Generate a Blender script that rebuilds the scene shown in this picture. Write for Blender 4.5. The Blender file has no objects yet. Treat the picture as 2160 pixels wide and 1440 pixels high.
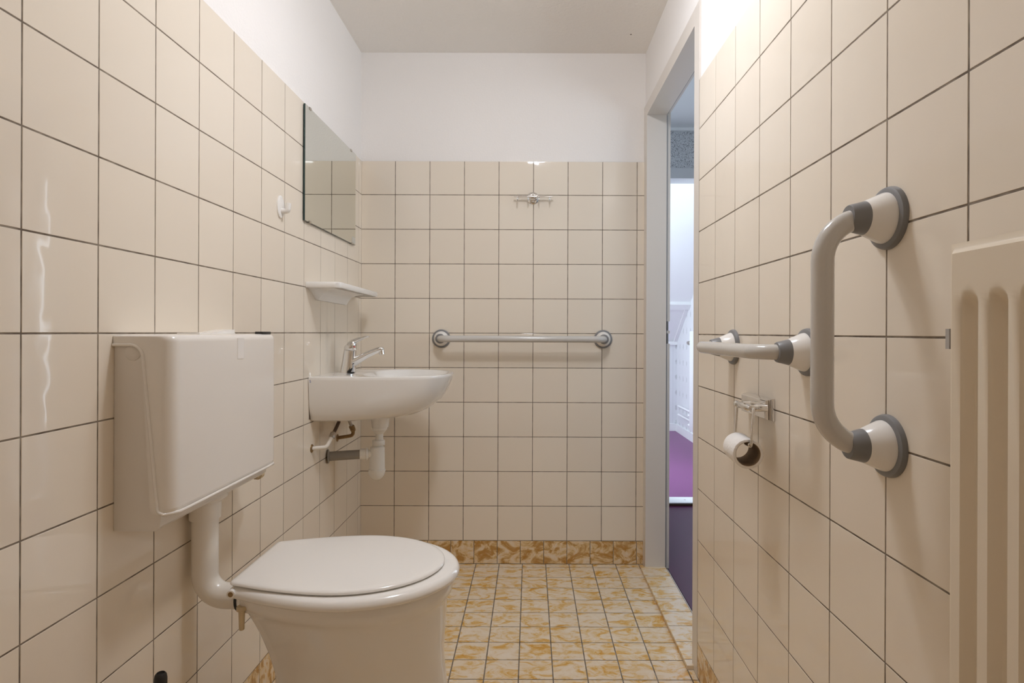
import bpy, bmesh, math, random
from mathutils import Vector, Matrix
random.seed(7)
PI = math.pi
S = bpy.context.scene
COL = S.collection

# ------------------------------------------------------------------ camera
cam_d = bpy.data.cameras.new('camera')
cam = bpy.data.objects.new('camera', cam_d); COL.objects.link(cam)
cam.location = (0, 0, 1.0187)
cam.rotation_euler = (PI/2, -0.0038, 0)
cam_d.sensor_width = 36.0
cam_d.lens = 1230.15*36/2160
cam_d.shift_x = -(1119.0-1080)/2160
cam_d.shift_y = -(720-700.84)/2160
cam_d.clip_start = 0.02
S.camera = cam

# ------------------------------------------------------------------ world, lights, exposure
w = bpy.data.worlds.new('world'); S.world = w; w.use_nodes = True
w.node_tree.nodes['Background'].inputs[0].default_value = (0.62, 0.76, 1.0, 1)
w.node_tree.nodes['Background'].inputs[1].default_value = 1.0

def light(name, typ, loc, energy, color, rot=(0, 0, 0), size=None, size_y=None, radius=None):
    d = bpy.data.lights.new(name, typ); d.energy = energy; d.color = color
    o = bpy.data.objects.new(name, d); COL.objects.link(o); o.location = loc; o.rotation_euler = rot
    if typ == 'AREA':
        d.shape = 'RECTANGLE'; d.size = size; d.size_y = size_y
    else:
        d.shadow_soft_size = radius
    return o
# the bathroom's own ceiling lamp (above the frame)
LAMP = (0.965, 1.0, 1.075)
light('bathroom_lamp_globe', 'POINT', (-0.02, 1.47, 2.180), 8.0, LAMP, radius=0.05)
lo = light('bathroom_lamp_diffuser', 'AREA', (0.05, 1.27, 2.15), 6.0, LAMP, (0, 0, 0), 0.14, 0.14)
lo.data.shape = 'DISK'
# daylight through the bedroom side window, plus added unseen fills in bedroom and landing
light('bedroom_fill_light', 'AREA', (-0.42, 4.75, 1.35), 30.0, (0.84, 0.97, 0.99), (0, -PI/2, 0), 1.3, 1.5)  # added fill to brighten the bedroom; the wall behind has no window
light('bedroom_side_window_daylight', 'AREA', (1.565, 4.00, 1.185), 13.0, (0.78, 0.90, 1.0), (0, PI/2, 0), 1.50, 0.76)
light('landing_fill_light', 'AREA', (1.96, 1.75, 1.55), 15.0, (0.74, 0.88, 1.0), (0, PI/2+0.5, 0), 1.1, 0.8)  # unseen bluish fill added for ceiling and door head, tilted off the carpet

S.view_settings.view_transform = 'Standard'
S.view_settings.look = 'None'
S.view_settings.gamma = 1.0
S.view_settings.use_curve_mapping = False
S.view_settings.exposure = 0.04
try:
    S.cycles.use_denoising = True
    S.cycles.max_bounces = 12
    S.cycles.diffuse_bounces = 8
    S.cycles.glossy_bounces = 6
    S.cycles.caustics_reflective = False
    S.cycles.sample_clamp_indirect = 6.0
except Exception:
    pass

# ------------------------------------------------------------------ materials
def new_mat(name):
    m = bpy.data.materials.new(name); m.use_nodes = True
    n = m.node_tree.nodes; return m, n, m.node_tree.links, n['Principled BSDF']
def mat(name, col, rough=0.5, metal=0.0, coat=0.0, spec=0.5, bump=0.0, bscale=40.0):
    m, n, l, b = new_mat(name)
    b.inputs['Base Color'].default_value = (*col, 1)
    b.inputs['Roughness'].default_value = rough
    b.inputs['Metallic'].default_value = metal
    b.inputs['Coat Weight'].default_value = coat
    b.inputs['Coat Roughness'].default_value = 0.05
    b.inputs['Specular IOR Level'].default_value = spec
    if bump:
        t = n.new('ShaderNodeTexNoise'); t.inputs['Scale'].default_value = bscale; t.inputs['Detail'].default_value = 4
        g = n.new('ShaderNodeNewGeometry'); l.new(g.outputs['Position'], t.inputs['Vector'])
        bp = n.new('ShaderNodeBump'); bp.inputs['Strength'].default_value = bump; bp.inputs['Distance'].default_value = 0.004
        l.new(t.outputs['Fac'], bp.inputs['Height']); l.new(bp.outputs['Normal'], b.inputs['Normal'])
    return m

def m_tile():
    m, n, l, b = new_mat('cream_glazed_tile')
    oi = n.new('ShaderNodeObjectInfo')
    r = n.new('ShaderNodeValToRGB')
    r.color_ramp.elements[0].color = (0.78, 0.700, 0.595, 1); r.color_ramp.elements[1].color = (0.81, 0.735, 0.63, 1)
    l.new(oi.outputs['Random'], r.inputs[0]); l.new(r.outputs[0], b.inputs['Base Color'])
    b.inputs['Roughness'].default_value = 0.03
    b.inputs['Specular IOR Level'].default_value = 0.45
    g = n.new('ShaderNodeNewGeometry')
    t = n.new('ShaderNodeTexNoise'); t.inputs['Scale'].default_value = 16; t.inputs['Detail'].default_value = 1.0
    l.new(g.outputs['Position'], t.inputs['Vector'])
    bp = n.new('ShaderNodeBump'); bp.inputs['Strength'].default_value = 0.10; bp.inputs['Distance'].default_value = 0.004
    l.new(t.outputs['Fac'], bp.inputs['Height']); l.new(bp.outputs['Normal'], b.inputs['Normal'])
    return m
def m_marble(name, sh, dull):
    m, n, l, b = new_mat(name)
    g = n.new('ShaderNodeNewGeometry'); oi = n.new('ShaderNodeObjectInfo')
    mul = n.new('ShaderNodeMath'); mul.operation = 'MULTIPLY'; mul.inputs[1].default_value = 37.0
    l.new(oi.outputs['Random'], mul.inputs[0])
    add = n.new('ShaderNodeVectorMath'); add.operation = 'ADD'
    l.new(g.outputs['Position'], add.inputs[0]); l.new(mul.outputs[0], add.inputs[1])
    t = n.new('ShaderNodeTexNoise'); t.inputs['Scale'].default_value = 21; t.inputs['Detail'].default_value = 7
    t.inputs['Roughness'].default_value = 0.66; t.inputs['Distortion'].default_value = 1.1
    mp = n.new('ShaderNodeMapping'); mp.inputs['Scale'].default_value = (0.75, 1.25, 1.0)
    l.new(add.outputs[0], mp.inputs['Vector']); l.new(mp.outputs[0], t.inputs['Vector'])
    r = n.new('ShaderNodeValToRGB'); e = r.color_ramp.elements
    e[0].position = 0.27+sh; e[0].color = (0.58*dull, 0.265*dull, 0.026, 1)
    e[1].position = 0.68+sh; e[1].color = (0.78, 0.68, 0.55, 1)
    k = e.new(0.40+sh); k.color = (0.66*dull, 0.38*dull, 0.095, 1)
    k = e.new(0.475+sh); k.color = (0.71, 0.52, 0.28, 1)
    k = e.new(0.55+sh); k.color = (0.75, 0.63, 0.47, 1)
    l.new(t.outputs['Fac'], r.inputs[0]); l.new(r.outputs[0], b.inputs['Base Color'])
    b.inputs['Roughness'].default_value = 0.20
    b.inputs['Specular IOR Level'].default_value = 0.4
    return m
def m_grout():
    m, n, l, b = new_mat('dark_grout')
    g = n.new('ShaderNodeNewGeometry')
    t = n.new('ShaderNodeTexNoise'); t.inputs['Scale'].default_value = 30; t.inputs['Detail'].default_value = 5
    l.new(g.outputs['Position'], t.inputs['Vector'])
    r = n.new('ShaderNodeValToRGB'); e = r.color_ramp.elements
    e[0].position = 0.35; e[0].color = (0.12, 0.09, 0.066, 1); e[1].position = 0.72; e[1].color = (0.30, 0.255, 0.20, 1)
    l.new(t.outputs['Fac'], r.inputs[0]); l.new(r.outputs[0], b.inputs['Base Color'])
    b.inputs['Roughness'].default_value = 0.9
    return m
def m_speckle():
    m, n, l, b = new_mat('speckled_wallpaper')
    g = n.new('ShaderNodeNewGeometry')
    t = n.new('ShaderNodeTexNoise'); t.inputs['Scale'].default_value = 250; t.inputs['Detail'].default_value = 3
    l.new(g.outputs['Position'], t.inputs['Vector'])
    r = n.new('ShaderNodeValToRGB'); e = r.color_ramp.elements
    e[0].position = 0.36; e[0].color = (0.10, 0.105, 0.12, 1); e[1].position = 0.47; e[1].color = (0.60, 0.61, 0.63, 1)
    l.new(t.outputs['Fac'], r.inputs[0]); l.new(r.outputs[0], b.inputs['Base Color'])
    b.inputs['Roughness'].default_value = 0.9
    return m
def m_floral():
    # pale striped wallpaper with columns of grey leaf sprigs
    m, n, l, b = new_mat('floral_wallpaper')
    tc = n.new('ShaderNodeNewGeometry')
    sp = n.new('ShaderNodeSeparateXYZ'); l.new(tc.outputs['Position'], sp.inputs[0])
    ad = n.new('ShaderNodeMath'); ad.operation = 'ADD'; l.new(sp.outputs['X'], ad.inputs[0]); l.new(sp.outputs['Y'], ad.inputs[1])
    def frac(src, per, off=0.0):
        a = n.new('ShaderNodeMath'); a.operation = 'MULTIPLY_ADD'; a.inputs[1].default_value = 1.0/per; a.inputs[2].default_value = off
        l.new(src, a.inputs[0])
        f = n.new('ShaderNodeMath'); f.operation = 'FRACT'; l.new(a.outputs[0], f.inputs[0])
        c = n.new('ShaderNodeMath'); c.operation = 'SUBTRACT'; c.inputs[1].default_value = 0.5; l.new(f.outputs[0], c.inputs[0])
        return c.outputs[0]
    u = frac(ad.outputs[0], 0.13); v = frac(sp.outputs['Z'], 0.16)
    def sq(src, k):
        a = n.new('ShaderNodeMath'); a.operation = 'MULTIPLY'; a.inputs[1].default_value = k; l.new(src, a.inputs[0])
        p = n.new('ShaderNodeMath'); p.operation = 'POWER'; p.inputs[1].default_value = 2.0
        ab = n.new('ShaderNodeMath'); ab.operation = 'ABSOLUTE'; l.new(a.outputs[0], ab.inputs[0]); l.new(ab.outputs[0], p.inputs[0])
        return p.outputs[0]
    s = n.new('ShaderNodeMath'); s.operation = 'ADD'; l.new(sq(u, 5.0), s.inputs[0]); l.new(sq(v, 3.2), s.inputs[1])
    t = n.new('ShaderNodeTexNoise'); t.inputs['Scale'].default_value = 60; l.new(tc.outputs['Position'], t.inputs['Vector'])
    s2 = n.new('ShaderNodeMath'); s2.operation = 'ADD'; l.new(s.outputs[0], s2.inputs[0]); l.new(t.outputs['Fac'], s2.inputs[1])
    r = n.new('ShaderNodeValToRGB'); e = r.color_ramp.elements
    e[0].position = 0.62; e[0].color = (0.56, 0.57, 0.59, 1); e[1].position = 0.95; e[1].color = (0.74, 0.75, 0.78, 1)
    l.new(s2.outputs[0], r.inputs[0])
    st = frac(ad.outputs[0], 0.043)
    lt = n.new('ShaderNodeMath'); lt.operation = 'GREATER_THAN'; lt.inputs[1].default_value = 0.42; l.new(st, lt.inputs[0])
    mx = n.new('ShaderNodeMix'); mx.data_type = 'RGBA'; l.new(lt.outputs[0], mx.inputs[0])
    l.new(r.outputs[0], mx.inputs[6]); mx.inputs[7].default_value = (0.62, 0.63, 0.66, 1)
    l.new(mx.outputs[2], b.inputs['Base Color']); b.inputs['Roughness'].default_value = 0.85
    return m
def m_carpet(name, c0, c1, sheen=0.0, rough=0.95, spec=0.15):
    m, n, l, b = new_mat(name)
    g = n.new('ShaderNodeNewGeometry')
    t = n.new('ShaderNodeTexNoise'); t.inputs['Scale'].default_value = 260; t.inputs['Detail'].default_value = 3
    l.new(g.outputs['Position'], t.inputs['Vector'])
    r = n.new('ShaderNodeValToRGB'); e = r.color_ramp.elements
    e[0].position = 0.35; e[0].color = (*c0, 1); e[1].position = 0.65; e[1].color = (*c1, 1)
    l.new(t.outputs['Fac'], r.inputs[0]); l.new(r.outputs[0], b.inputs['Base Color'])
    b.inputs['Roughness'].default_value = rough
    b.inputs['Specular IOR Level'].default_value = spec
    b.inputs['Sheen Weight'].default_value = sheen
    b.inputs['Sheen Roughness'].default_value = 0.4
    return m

M = dict(
    tile=m_tile(), marble=m_marble('orange_marbled_tile', -0.018, 1.0), marble_skirt=m_marble('brown_marbled_tile', 0.035, 0.74), grout=m_grout(),
    plaster=mat('white_plaster', (0.86, 0.835, 0.815), 0.9, bump=0.25, bscale=150, spec=0.2),
    ceiling=mat('ceiling_plaster', (0.88, 0.85, 0.81), 0.95, bump=0.45, bscale=90, spec=0.15),
    frame=mat('cream_frame_paint', (0.70, 0.655, 0.605), 0.35),
    frame_edge=mat('dark_rebate_seal', (0.10, 0.11, 0.15), 0.6),
    dark=mat('dark_recess', (0.05, 0.04, 0.03), 0.7),
    porcelain=mat('white_porcelain', (0.80, 0.78, 0.75), 0.08, coat=0.4),
    seat=mat('white_seat_plastic', (0.83, 0.81, 0.78), 0.13, coat=0.2),
    cistern=mat('white_cistern_plastic', (0.79, 0.755, 0.71), 0.12),
    cistern_side=mat('offwhite_cistern_body', (0.73, 0.69, 0.64), 0.35),
    pipe=mat('cream_pvc_pipe', (0.79, 0.75, 0.69), 0.22),
    pvc=mat('white_pvc', (0.80, 0.78, 0.74), 0.3),
    beige=mat('aged_beige_plastic', (0.58, 0.47, 0.30), 0.45),
    greypvc=mat('grey_pvc', (0.26, 0.235, 0.205), 0.4),
    chrome=mat('chrome', (0.83, 0.82, 0.81), 0.06, 1.0),
    steel=mat('worn_steel', (0.55, 0.51, 0.46), 0.28, 1.0),
    galvanised=mat('galvanised_bracket', (0.42, 0.40, 0.375), 0.55),
    brass=mat('tarnished_brass', (0.30, 0.20, 0.10), 0.38, 0.8),
    black=mat('black_rubber', (0.012, 0.011, 0.010), 0.45),
    brown=mat('brown_hose', (0.085, 0.05, 0.03), 0.35),
    grey=mat('grey_plastic', (0.20, 0.20, 0.205), 0.38),
    rail=mat('pale_grey_rail', (0.56, 0.54, 0.51), 0.16, coat=0.3),
    white=mat('white_plastic', (0.82, 0.80, 0.77), 0.2),
    mirror=mat('mirror_silver', (0.80, 0.82, 0.77), 0.01, 1.0),
    glassedge=mat('green_glass_edge', (0.015, 0.04, 0.04), 0.12),
    radiator=mat('cream_radiator_enamel', (0.74, 0.655, 0.53), 0.32),
    paper=mat('tissue_paper', (0.84, 0.81, 0.78), 0.95, bump=0.35, bscale=220),
    card=mat('brown_card', (0.30, 0.21, 0.13), 0.9),
    blue=mat('blue_print', (0.02, 0.06, 0.25), 0.4),
    red=mat('red_dot', (0.45, 0.05, 0.03), 0.4),
    sticker=mat('pale_patch', (0.84, 0.82, 0.80), 0.3), sticker_grey=mat('grey_sticker', (0.55, 0.54, 0.50), 0.3),
    hallwhite=mat('landing_paint', (0.80, 0.81, 0.82), 0.8),
    hallgrey=mat('landing_frame_paint', (0.58, 0.59, 0.61), 0.5),
    whitepaint=mat('white_gloss_paint', (0.84, 0.85, 0.86), 0.4),
    speckle=m_speckle(), floral=m_floral(),
    purple=m_carpet('purple_carpet', (0.11, 0.014, 0.095), (0.27, 0.065, 0.25), 0.35),
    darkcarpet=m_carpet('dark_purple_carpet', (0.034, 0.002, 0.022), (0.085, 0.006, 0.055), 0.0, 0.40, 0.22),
)

# ------------------------------------------------------------------ helpers
def tag(o, label=None, cat=None, group=None, kind=None):
    if label: o['label'] = label
    if cat: o['category'] = cat
    if group: o['group'] = group
    if kind: o['kind'] = kind
    return o
def empty(name, loc, label, cat, kind=None, group=None):
    o = bpy.data.objects.new(name, None); COL.objects.link(o)
    o.location = loc; o.empty_display_size = 0.05
    return tag(o, label, cat, group, kind)
def link(name, me, m, parent=None, mw=None):
    o = bpy.data.objects.new(name, me); COL.objects.link(o)
    if m is not None and len(me.materials) == 0: me.materials.append(m)
    if parent is not None:
        o.parent = parent
        o.matrix_parent_inverse = base_matrix(parent).inverted()
    if mw is not None: o.matrix_basis = mw
    return o
def base_matrix(o):
    m = o.matrix_basis.copy()
    if o.parent is not None:
        m = base_matrix(o.parent) @ o.matrix_parent_inverse @ m
    return m
def from_bm(name, bm, m, parent=None, smooth=None):
    bmesh.ops.recalc_face_normals(bm, faces=bm.faces)
    me = bpy.data.meshes.new(name); bm.to_mesh(me); bm.free()
    if smooth is not None: shade(me, smooth)
    return link(name, me, m, parent)
def shade(me, ang=40):
    for p in me.polygons: p.use_smooth = True
    me.set_sharp_from_angle(angle=math.radians(ang))

def add_box(bm, lo, hi):
    vs = [bm.verts.new((x, y, z)) for x in (lo[0], hi[0]) for y in (lo[1], hi[1]) for z in (lo[2], hi[2])]
    f = [(0,1,3,2),(4,6,7,5),(0,4,5,1),(2,3,7,6),(0,2,6,4),(1,5,7,3)]
    return [bm.faces.new([vs[i] for i in q]) for q in f]
def box(name, lo, hi, m, parent=None, bevel=0.0, seg=2):
    bm = bmesh.new(); add_box(bm, lo, hi)
    if bevel:
        bmesh.ops.bevel(bm, geom=bm.edges[:], offset=bevel, segments=seg, affect='EDGES', profile=0.5)
    return from_bm(name, bm, m, parent, 35 if bevel else None)
def boxes(name, lst, m, parent=None):
    bm = bmesh.new()
    for lo, hi in lst: add_box(bm, lo, hi)
    return from_bm(name, bm, m, parent)

def add_loft(bm, rings, cap0=True, cap1=True, closed=True):
    R = [[bm.verts.new(p) for p in r] for r in rings]
    n = len(R[0])
    for a, b in zip(R, R[1:]):
        for i in range(n if closed else n-1):
            j = (i+1) % n
            bm.faces.new((a[i], a[j], b[j], b[i]))
    if cap0: bm.faces.new(R[0])
    if cap1: bm.faces.new(R[-1])
    return R
def loft(name, rings, m, parent=None, cap0=True, cap1=True, ang=40):
    bm = bmesh.new(); add_loft(bm, rings, cap0, cap1)
    return from_bm(name, bm, m, parent, ang)
def frame_of(d):
    d = Vector(d).normalized()
    u = d.cross(Vector((0, 0, 1)))
    if u.length < 1e-3: u = d.cross(Vector((0, 1, 0)))
    u.normalize(); return d, u, u.cross(d).normalized()
def add_lathe(bm, o, d, prof, n=32, cap0=True, cap1=True):
    o = Vector(o); d, u, v = frame_of(d)
    rings = [[o + d*t + (u*math.cos(2*PI*i/n) + v*math.sin(2*PI*i/n))*max(r, 1e-5) for i in range(n)] for t, r in prof]
    add_loft(bm, rings, cap0, cap1)
def lathe(name, o, d, prof, m, parent=None, n=32, cap0=True, cap1=True, ang=40):
    bm = bmesh.new(); add_lathe(bm, o, d, prof, n, cap0, cap1)
    return from_bm(name, bm, m, parent, ang)
def fillet(pts, rad, n=7):
    # polyline with rounded corners
    pts = [Vector(p) for p in pts]; out = [pts[0]]
    for i in range(1, len(pts)-1):
        r = rad[i-1] if isinstance(rad, (list, tuple)) else rad
        a, p, b = pts[i-1], pts[i], pts[i+1]
        d1 = (a-p).normalized(); d2 = (b-p).normalized()
        th = d1.angle(d2)
        if r <= 0 or th > PI-0.02: out.append(p); continue
        t = r/math.tan(th/2); c = p + (d1+d2).normalized()*(r/math.sin(th/2))
        s = p+d1*t - c; e = p+d2*t - c; w = s.angle(e)
        for k in range(n+1):
            f = k/n
            out.append(c + (s*math.sin((1-f)*w) + e*math.sin(f*w))/math.sin(w))
    out.append(pts[-1]); return out
def add_tube(bm, pts, rad, n=16, cap=True):
    pts = [Vector(p) for p in pts]
    T = []
    for i in range(len(pts)):
        a = pts[max(i-1, 0)]; b = pts[min(i+1, len(pts)-1)]; T.append((b-a).normalized())
    _, u, v = frame_of(T[0]); rings = []
    for i, p in enumerate(pts):
        if i:
            u = (u - T[i]*u.dot(T[i])).normalized(); v = u.cross(T[i]).normalized()
        r = rad[i] if isinstance(rad, (list, tuple)) else rad
        rings.append([p + (u*math.cos(2*PI*k/n) + v*math.sin(2*PI*k/n))*r for k in range(n)])
    add_loft(bm, rings, cap, cap)
def tube(name, pts, rad, m, parent=None, n=16, ang=50):
    bm = bmesh.new(); add_tube(bm, pts, rad, n)
    return from_bm(name, bm, m, parent, ang)

# ------------------------------------------------------------------ dimensions
XL, XR, YB = -0.7452, 0.498, 2.5664          # tile faces: left, right, back
P, S0 = 0.152, 0.1023                        # wall tile pitch, top of the skirting row
PF = 0.1022                                  # floor tile pitch
JF = 0.0036                                  # floor joint width
J = 0.0027                                   # joint width
ZC = 2.25                                    # ceiling
YN = -0.55                                   # wall behind the camera
ZT = 1.7695                                  # top of the tiling

# ---- tiles: one shared mesh per size
TM = {}
def tile_mesh(wd, ht, t, m, key):
    k = (round(wd, 4), round(ht, 4), key)
    if k in TM: return TM[k]
    b = 0.0006
    def ring(ins, z):
        x, y = wd/2-ins, ht/2-ins
        return [(-x, -y, z), (x, -y, z), (x, y, z), (-x, y, z)]
    bm = bmesh.new()
    add_loft(bm, [ring(0, -t), ring(0, -b), ring(b*0.3, -b*0.3), ring(b, 0)])
    bmesh.ops.recalc_face_normals(bm, faces=bm.faces)
    me = bpy.data.meshes.new('tile_mesh'); bm.to_mesh(me); bm.free(); me.materials.append(m)
    TM[k] = me; return me
def tile_matrix(c, u, v, wob):
    u = Vector(u); v = Vector(v); nrm = u.cross(v)
    R = Matrix((u, v, nrm)).transposed().to_4x4()
    R = R @ Matrix.Rotation(random.uniform(-wob, wob), 4, 'X') @ Matrix.Rotation(random.uniform(-wob, wob), 4, 'Y')
    return Matrix.Translation(Vector(c)) @ R
def lay(parent, org, u, v, ucuts, vcuts, m, key, name='tile', wob=0.0016, single=None, t=0.006, stuff_name='more_tiles', J=J):
    """tiles between successive cuts along u and v, as one object each where single(u, v) holds, else joined"""
    org = Vector(org); u = Vector(u); v = Vector(v); nrm = u.cross(v)
    far = []
    for a, b in zip(ucuts, ucuts[1:]):
        for c, d in zip(vcuts, vcuts[1:]):
            wd, ht = b-a-J, d-c-J
            if wd < 0.006 or ht < 0.006: continue
            ctr = org + u*((a+b)/2) + v*((c+d)/2)
            if single is None or single((a+b)/2, (c+d)/2):
                me = tile_mesh(wd, ht, t, m, key)
                link(name, me, None, parent, tile_matrix(ctr, u, v, wob))
            else:
                far.append((ctr, wd, ht))
    if far:
        bm = bmesh.new()
        for ctr, wd, ht in far:
            mw = tile_matrix(ctr, u, v, wob)
            b = 0.0006
            rings = []
            for ins, z in ((0, -t), (0, -b), (b, 0)):
                x, y = wd/2-ins, ht/2-ins
                rings.append([mw @ Vector(q) for q in ((-x, -y, z), (x, -y, z), (x, y, z), (-x, y, z))])
            add_loft(bm, rings)
        tag(from_bm(stuff_name, bm, m, parent), kind='stuff')

# ------------------------------------------------------------------ room shell
rows = [S0 + P*k for k in range(11)] + [ZT + J/2]
PL = 0.006                                   # plaster lies this far behind the tile face
GD = 0.0006                                  # grout depth

def struct(name, lst, m, label, cat):
    return tag(boxes(name, lst, m), label, cat, kind='structure')

wl = struct('wall_left', [((XL-0.12, YN-0.1, 0), (XL-PL, YB+0.1, ZC))], M['plaster'],
            'left wall, cream tiles below white plaster, behind cistern and washbasin', 'wall')
box('grout', (XL-PL-0.002, YN, 0), (XL-GD, YB, ZT), M['grout'], wl)
ycut = [0.8531 + P*c for c in range(-9, 12)]
ycut = [YN] + ycut + [YB+J/2]
lay(wl, (XL, 0, 0), (0, 1, 0), (0, 0, 1), ycut, rows, M['tile'], 'wall', single=lambda a, c: a > 0.55)
FY = [2.5306 - PF*k for k in range(32)]
FY = [YB+J/2] + [y for y in FY if y > YN] + [YN]
FY = FY[::-1]
lay(wl, (XL, 0, 0), (0, 1, 0), (0, 0, 1), FY, [0.0, S0], M['marble_skirt'], 'skirt', 'skirting_tile', 0.0016,
    lambda a, c: a > 0.9, stuff_name='more_skirting_tiles')

wb = struct('wall_back', [((XL-0.12, YB+PL, 0), (XR+0.09, YB+0.10, ZC))], M['plaster'],
            'far wall facing the camera, cream tiles below white plaster', 'wall')
box('grout', (XL, YB+GD, 0), (XR+0.003, YB+PL+0.002, ZT), M['grout'], wb)
xcut = [XL-J/2] + [-0.4451 + P*c for c in range(-1, 7)] + [XR+0.003]
lay(wb, (0, YB, 0), (1, 0, 0), (0, 0, 1), xcut, rows, M['tile'], 'wall')
FX = [-0.2361 + PF*c for c in range(-4, 8)]
SX = [XL-J/2] + [-0.2453 + PF*c for c in range(-4, 8)] + [XR+0.003]
lay(wb, (0, YB, 0), (1, 0, 0), (0, 0, 1), SX, [0.0, S0], M['marble_skirt'], 'skirt', 'skirting_tile')

# right wall: tiled partition, plaster above the doorway
DY0, DY1, DH = 1.783, 2.510, 1.957           # clear door opening, head height
FW = 0.052                                   # width of the frame face
TH = 0.105                                   # wall thickness
wr = struct('wall_right', [((XR+PL, YN-0.1, 0), (XR+TH, DY0-FW, ZC)),
                           ((XR+PL, DY0-FW, DH+FW), (XR+TH, YB+0.02, ZC))], M['plaster'],
            'right wall, cream tiles below white plaster, with the two grab bars', 'wall')
box('grout', (XR+GD, YN, 0), (XR+PL+0.002, DY0-FW, ZT), M['grout'], wr)
rcut = sorted([1.7284 - P*c for c in range(0, 15)] + [YN])
lay(wr, (XR, 0, 0), (0, -1, 0), (0, 0, 1), [-y for y in rcut[::-1]], rows, M['tile'], 'wall',
    single=lambda a, c: -a > 0.40)
rs = sorted([1.7284 - PF*c for c in range(0, 23)] + [YN])
lay(wr, (XR, 0, 0), (0, -1, 0), (0, 0, 1), [-y for y in rs[::-1]], [0.0, S0], M['marble_skirt'], 'skirt', 'skirting_tile',
    0.0016, lambda a, c: -a > 0.9, stuff_name='more_skirting_tiles')

wf = struct('wall_front', [((XL-0.12, YN-0.1, 0), (XR+TH, YN-PL, ZC))], M['plaster'],
            'wall behind the camera, cream tiles below white plaster', 'wall')
box('grout', (XL, YN-PL-0.002, 0), (XR, YN-GD, ZT), M['grout'], wf)
lay(wf, (0, YN, 0), (-1, 0, 0), (0, 0, 1), [-x for x in xcut[::-1]], rows, M['tile'], 'wall', single=lambda a, c: False)

fl = struct('floor', [((XL-0.1, YN-0.1, -0.12), (XR+0.10, YB+0.1, -0.004))], M['plaster'],
            'bathroom floor of small cream and orange marbled square tiles', 'floor')
box('grout', (XL-0.01, YN, -0.006), (XR+0.095, YB+0.001, -GD), M['grout'], fl)
lay(fl, (0, 0, 0), (1, 0, 0), (0, 1, 0), [XL-J/2] + FX, FY, M['marble'], 'floor', 'floor_tile', 0.0012,
    lambda a, c: c > 0.95, stuff_name='more_floor_tiles', J=JF)
lay(fl, (0, 0, 0), (1, 0, 0), (0, 1, 0), [FX[-1], XR+J/2], [y for y in FY if y < 1.75] + [1.766], M['marble'], 'floor', 'floor_tile', 0.0012,
    lambda a, c: c > 0.95, stuff_name='more_floor_tiles', J=JF)
lay(fl, (0, 0, 0), (1, 0, 0), (0, 1, 0), [FX[-1], XR+J/2], [2.513, YB+J/2], M['marble'], 'floor', 'floor_tile', 0.0012, J=JF)

# raised tile strip in the doorway
sill = struct('trim_1', [((0.4800, 1.768, -0.002), (0.583, 2.5105, 0.0118))], M['grout'],
              'raised strip of marbled tiles across the doorway, bluish in the daylight', 'door sill')
lay(sill, (0, 0, 0.0125), (1, 0, 0), (0, 1, 0), [0.4765, 0.5850], [1.7640, 1.8000] + [2.415-0.1025*k for k in range(5, -1, -1)] + [2.512],
    M['marble'], 'sill', 'sill_tile', 0.0012, t=0.0125)

struct('ceiling', [((XL-0.12, YN-0.1, ZC), (XR+TH, YB+0.1, ZC+0.1))], M['ceiling'],
       'low off-white textured plaster ceiling of the bathroom', 'ceiling')

lathe('screw_hole', (0.41, 2.408, ZC), (0, 0, -1), [(0, 0.0035), (0.0006, 0.0030)], M['brown'], bpy.data.objects['ceiling'], 12)

# ------------------------------------------------------------------ door frame (steel, cream)
df = empty('door_1', (0.55, (DY0+DY1)/2, 0), 'cream steel door frame around the open doorway on the right', 'door frame', 'structure')
RB = 0.587                                   # where the rebate starts (x)
XO = 0.603
ST = 0.014                                   # rebate step
LZ = [(0.0, 0.972), (0.980+0.036, 1.0285), (1.069, DH)]   # solid bits of the strike side between the two lock holes
bm = bmesh.new()
add_box(bm, (XR, DY1, 0.0), (RB-0.003, YB+0.012, DH+FW))
for z0, z1 in LZ: add_box(bm, (RB-0.003, DY1+ST, z0), (XO, YB+0.012, z1 if z1 < DH else DH+FW))
jf = from_bm('strike_jamb', bm, M['frame'], df)
box('rebate_seal', (RB-0.0045, DY1+0.002, 0.0), (RB-0.0005, DY1+ST-0.0005, DH), M['frame_edge'], jf)
box('lock_recess', (RB-0.002, DY1+ST+0.018, 0.96), (XO-0.002, DY1+ST+0.022, 1.08), M['dark'], jf)
box('strike_tongue', (RB+0.006, DY1+ST+0.004, 0.972), (RB+0.010, DY1+ST+0.018, 1.069), M['steel'], jf)
boxes('hinge_jamb', [((XR, DY0-FW, 0.0), (RB-0.003, DY0, DH+FW)), ((RB-0.003, DY0-FW, 0), (XO, DY0-ST, DH+FW))], M['frame'], df)
boxes('head', [((XR, DY0, DH), (RB-0.003, DY1, DH+FW)), ((RB-0.003, DY0-ST, DH+ST), (XO, DY1+ST, DH+FW))], M['frame'], df)
box('head_seal', (RB-0.0045, DY0, DH+0.002), (RB-0.0005, DY1, DH+ST-0.0005), M['frame_edge'], df)

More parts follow.
